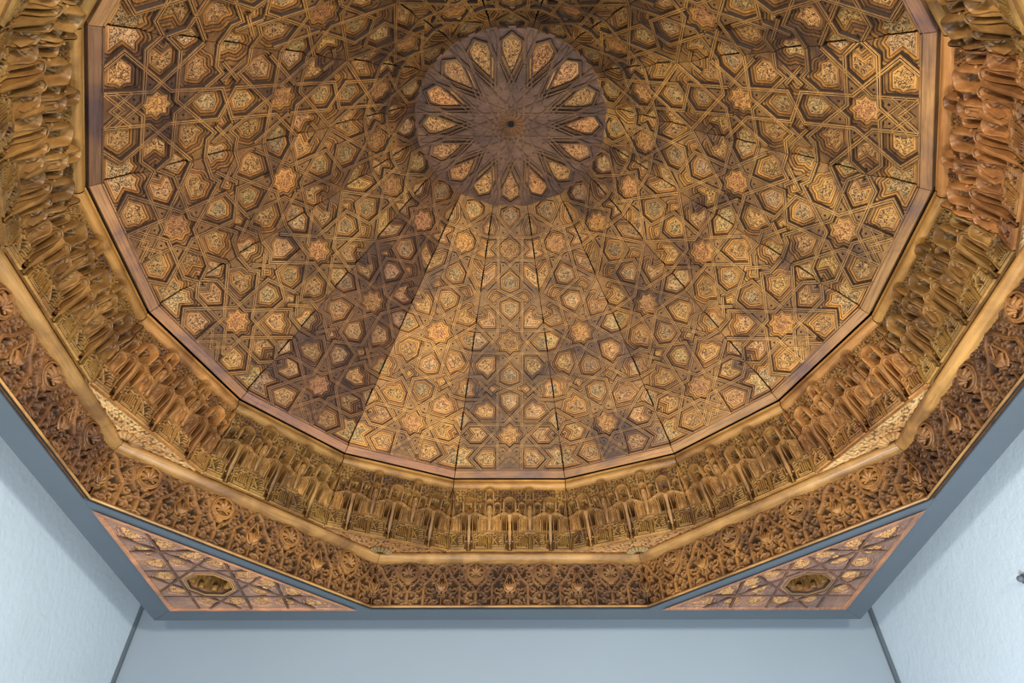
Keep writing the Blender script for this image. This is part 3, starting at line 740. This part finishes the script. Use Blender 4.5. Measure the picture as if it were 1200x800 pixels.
# ------------------------------------------------------------------ cream spandrel boards where sixteen sides meet eight
def make_spandrels():
    # local: x along the cut side, y outwards to the octagon corner, z down
    Rv = 1.765/math.cos(PI/8); a_ = RM+.001                 # corner distance, cut side distance
    hb = (Rv-a_)/math.tan(PI/8)*1.0
    hgt = Rv-a_; hb = hgt/math.tan(PI/8)
    n = 110; s = np.linspace(0, 1, 46)[:, None]; tt = np.linspace(-1, 1, 300)[None, :]
    Y = s*hgt*.985+0*tt; X = tt*hb*(1-s*.985)
    rnd = random.Random(9); sc = scroll_field(X, Y, -hb, hb, .012, hgt, .022, rnd, .0042)
    e = np.minimum(Y, (hb-np.abs(X)-Y/math.tan(PI/8))*math.sin(PI/8)); e = np.where(e < .010, 1, 0)
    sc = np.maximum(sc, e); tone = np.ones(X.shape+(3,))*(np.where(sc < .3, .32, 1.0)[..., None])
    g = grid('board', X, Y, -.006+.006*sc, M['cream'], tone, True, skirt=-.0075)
    bm = bmesh.new()
    for a in range(-75, 76, 25):
        r = math.radians(a); tube(bm, [(0, hgt-.062, .004), (.034*math.sin(r), hgt-.062-.026*math.cos(r), .018), (.058*math.sin(r), hgt-.062-.046*math.cos(r), .004)], lambda q: .003+.009*q, 8)
    sh = from_bm('shell', bm, M['cream_b'], True)
    for k, lab in ((-1.5, 'pale cream triangular carved board with a shell at the far left, below the orange-gold cornice'), (-.5, 'thin cream triangular board above the left end of the front frieze'),
                   (.5, 'thin reddish cream triangular board above the right end of the front frieze'), (1.5, 'pale cream triangular carved board with a shell at the right, below the reddish cornice'),
                   (-2.5, 'cream triangular carved board beyond the left edge of the picture'), (2.5, 'cream triangular carved board beyond the right edge of the picture')):
        th = k*PI/4; sn, cs = math.sin(th), math.cos(th)
        m = frame((a_*sn, a_*cs, H+.301), (-cs, sn, 0), (sn, cs, 0))       # z = x cross y
        if m.to_3x3().col[2].z > 0: m = frame((a_*sn, a_*cs, H+.301), (cs, -sn, 0), (sn, cs, 0))
        t = thing('spandrel_board', m, lab, 'board', 'cream spandrel boards under the cornice')
        col = (1.15, 1.15, 1.1) if abs(k) > 1 else (.85, .7, .6)
        part('board', g, t, col=col); part('shell', sh, t, col=(1, .95, .85) if abs(k) > 1 else (.45, .5, .5))
make_spandrels()

# ------------------------------------------------------------------ corner panels with their small octagonal wells
def make_corners():
    # local: x to the left, y to the front wall, z down; corner of the square at (0, 0), legs run along -x and -y
    A = (0.0, 0.0); LEG = .975; c0 = (-.295, -.295); RO = .118
    octo = [(c0[0]+RO*math.cos(math.radians(18+45*i)), c0[1]+RO*math.sin(math.radians(18+45*i))) for i in range(8)]
    src = [(-1.680, .996, 3), (-1.675, 1.147, 6), (-1.674, 1.276, 6), (-1.674, 1.401, 6), (-1.660, 1.546, 6), (-1.575, 1.096, 6), (-1.476, 1.19, 8), (-1.39, 1.277, 6), (-1.551, 1.25, 6),
           (-1.287, 1.391, 6), (-1.19, 1.474, 8), (-1.096, 1.575, 6), (-1.25, 1.555, 6), (-1.147, 1.675, 6), (-.996, 1.680, 3), (-1.276, 1.674, 6), (-1.401, 1.674, 6), (-1.546, 1.665, 6)]
    cells = []
    for i, (x, y, n) in enumerate(src):
        lx, ly = -(x+1.775) if False else (-1.775-x), (y-1.775)      # lx <= 0
        if n == 8: cells.append(('star_inlay', star_poly(lx, ly, .046, 8, .74)))
        elif n == 3:
            far = (lx, ly); d = -1 if abs(ly) > abs(lx) else 1
            cells.append(('edge_inlay', [(lx+.035, ly-.05), (lx+.035, ly+.05), (lx-.03, ly+.045)] if d < 0 else [(lx-.05, ly+.035), (lx+.05, ly+.035), (lx+.045, ly-.03)]))
        else:
            r = .042; a0 = i*PI/8
            cells.append(('hexagonal_inlay', [(lx+r*(1 if q % 2 else .86)*math.cos(a0+q*PI/3), ly+r*(1 if q % 2 else .86)*math.sin(a0+q*PI/3)) for q in range(6)]))
    nr, na = 300, 300
    s = np.linspace(0.0, 1, nr)[:, None]; t_ = np.linspace(0, 1, na)[None, :]
    X = -LEG*s*(1-t_); Y = -LEG*s*t_
    D = np.full(X.shape, 9.0)
    for nm, p in cells: D = np.minimum(D, sdf(X, Y, p))
    h, tone = steps(D, pit=-.014, first=-.009, wid=.0075, rise=.003, n=3)
    h = h*.7
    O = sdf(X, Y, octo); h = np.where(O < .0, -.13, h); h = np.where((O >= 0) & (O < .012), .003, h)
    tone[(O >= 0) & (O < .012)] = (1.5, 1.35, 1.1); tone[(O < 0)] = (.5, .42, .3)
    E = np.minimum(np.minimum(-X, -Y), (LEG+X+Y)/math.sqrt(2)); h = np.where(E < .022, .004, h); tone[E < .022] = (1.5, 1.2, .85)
    h = np.where((E > .022) & (E < .025), -.004, h)
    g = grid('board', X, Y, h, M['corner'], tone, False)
    straps = []
    for off in (-.135, .135):
        for a in (0, 90, 45, 135):
            r = math.radians(a); d = Vector((math.cos(r), math.sin(r))); nn = Vector((-d.y, d.x)); c = Vector(c0)+nn*off
            straps.append([tuple(c-d*1.2), tuple(c+d*1.2)])
    for off in (-.42, ):
        straps.append([(-1.0, -.62), (.2, -.62)]); straps.append([(-.62, -1), (-.62, .2)])
    def cl(bm, inset=.026):
        clip(bm, (-inset, 0, 0), (1, 0, 0)); clip(bm, (0, -inset, 0), (0, 1, 0)); clip(bm, (-(LEG-inset*1.42)/2, -(LEG-inset*1.42)/2, 0), Vector((-1, -1, 0)).normalized())
    SM = []
    for i, p in enumerate(straps):
        bm = bmesh.new(); lath(bm, p, hw=.0065, dz=-.001+.0005*(i % 3)); cl(bm)
        if len(bm.faces): SM.append(from_bm('lath', bm, M['corner_b']))
    IM = []
    for nm, p in cells:
        if area2(p) < 0: p = p[::-1]
        bm = bmesh.new(); solid(bm, offset(p, .001), -.012, -.0035, .002); cl(bm, .02)
        if len(bm.faces): IM.append((nm, from_bm(nm, bm, M['inlay_o'])))
    bm = bmesh.new(); lath(bm, octo, hw=.008, dz=.002, closed=True); OM = from_bm('well_frame', bm, M['bead'])
    # small muqarnas inside the well: niches on the four far walls
    NM = []
    for i in range(8):
        a = math.radians(18+45*i+22.5); ap = RO*math.cos(PI/8)
        bm = bmesh.new(); niche(bm, 0, .035, .026, .110, -.004, .034, .005, .026, .9, 6); niche(bm, -.035, .02, .014, .08, -.004, .026, .003, .018, .6); niche(bm, .035, .02, .014, .08, -.004, .026, .003, .018, .6)
        solid(bm, [(-.01, .012), (.01, .012), (.012, .035), (-.012, .035)], 0, .03, .003)
        bmesh.ops.recalc_face_normals(bm, faces=bm.faces); me = from_bm('well_niche', bm, M['muq'], True)
        x, y = c0[0]+ap*math.cos(a), c0[1]+ap*math.sin(a)
        inw = Vector((-math.cos(a), -math.sin(a), 0)); up = Vector((0, 0, -1)); ux = up.cross(inw)
        NM.append((me, frame((x, y, 0), ux, up)))
    for sx, lab in ((-1, 'triangular inlaid corner panel with a small octagonal well, in the left corner of the frame'), (1, 'triangular inlaid corner panel with a small octagonal well, in the right corner of the frame')):
        # place the corner; z must look down
        if sx < 0: m = frame((-1.775, 1.775, H-.003), (-1, 0, 0), (0, 1, 0))
        else: m = frame((1.775, 1.775, H-.003), (0, 1, 0), (1, 0, 0))
        t = thing('corner_panel', m, lab, 'panel', 'inlaid corner panels')
        part('board', g, t)
        for me in SM: part('lath', me, t, col=(.62, .55, .62))
        for nm, me in IM: b = random.uniform(1.3, 1.6); part(nm, me, t, col=(b, b*.88, b*.85))
        part('well_frame', OM, t)
        for me, mt in NM:
            o = part('well_niche', me, t, col=(.95, .95, .8)); o.matrix_local = mt
make_corners()

# ------------------------------------------------------------------ small dark round blob, unidentified, on the right wall, at the edge of the picture
def make_wall_blob():
    t = thing('wall_blob', frame((WX-.02, FY, FZ), (0, -1, 0), (0, 0, 1)), 'small dark round blob on the right-hand wall at the edge of the picture', 'blob')
    bm = bmesh.new(); bmesh.ops.create_cone(bm, segments=20, cap_ends=True, radius1=.022, radius2=.019, depth=.012, matrix=Matrix.Translation((0, 0, .006)))
    part('base', from_bm('base', bm, M['slate']), t)
    bm = bmesh.new(); ball(bm, 0, 0, .022, .014, 1, 14); part('knob', from_bm('knob', bm, M['slate'], True), t)
FY, FZ = 0.860, 2.912
make_wall_blob()
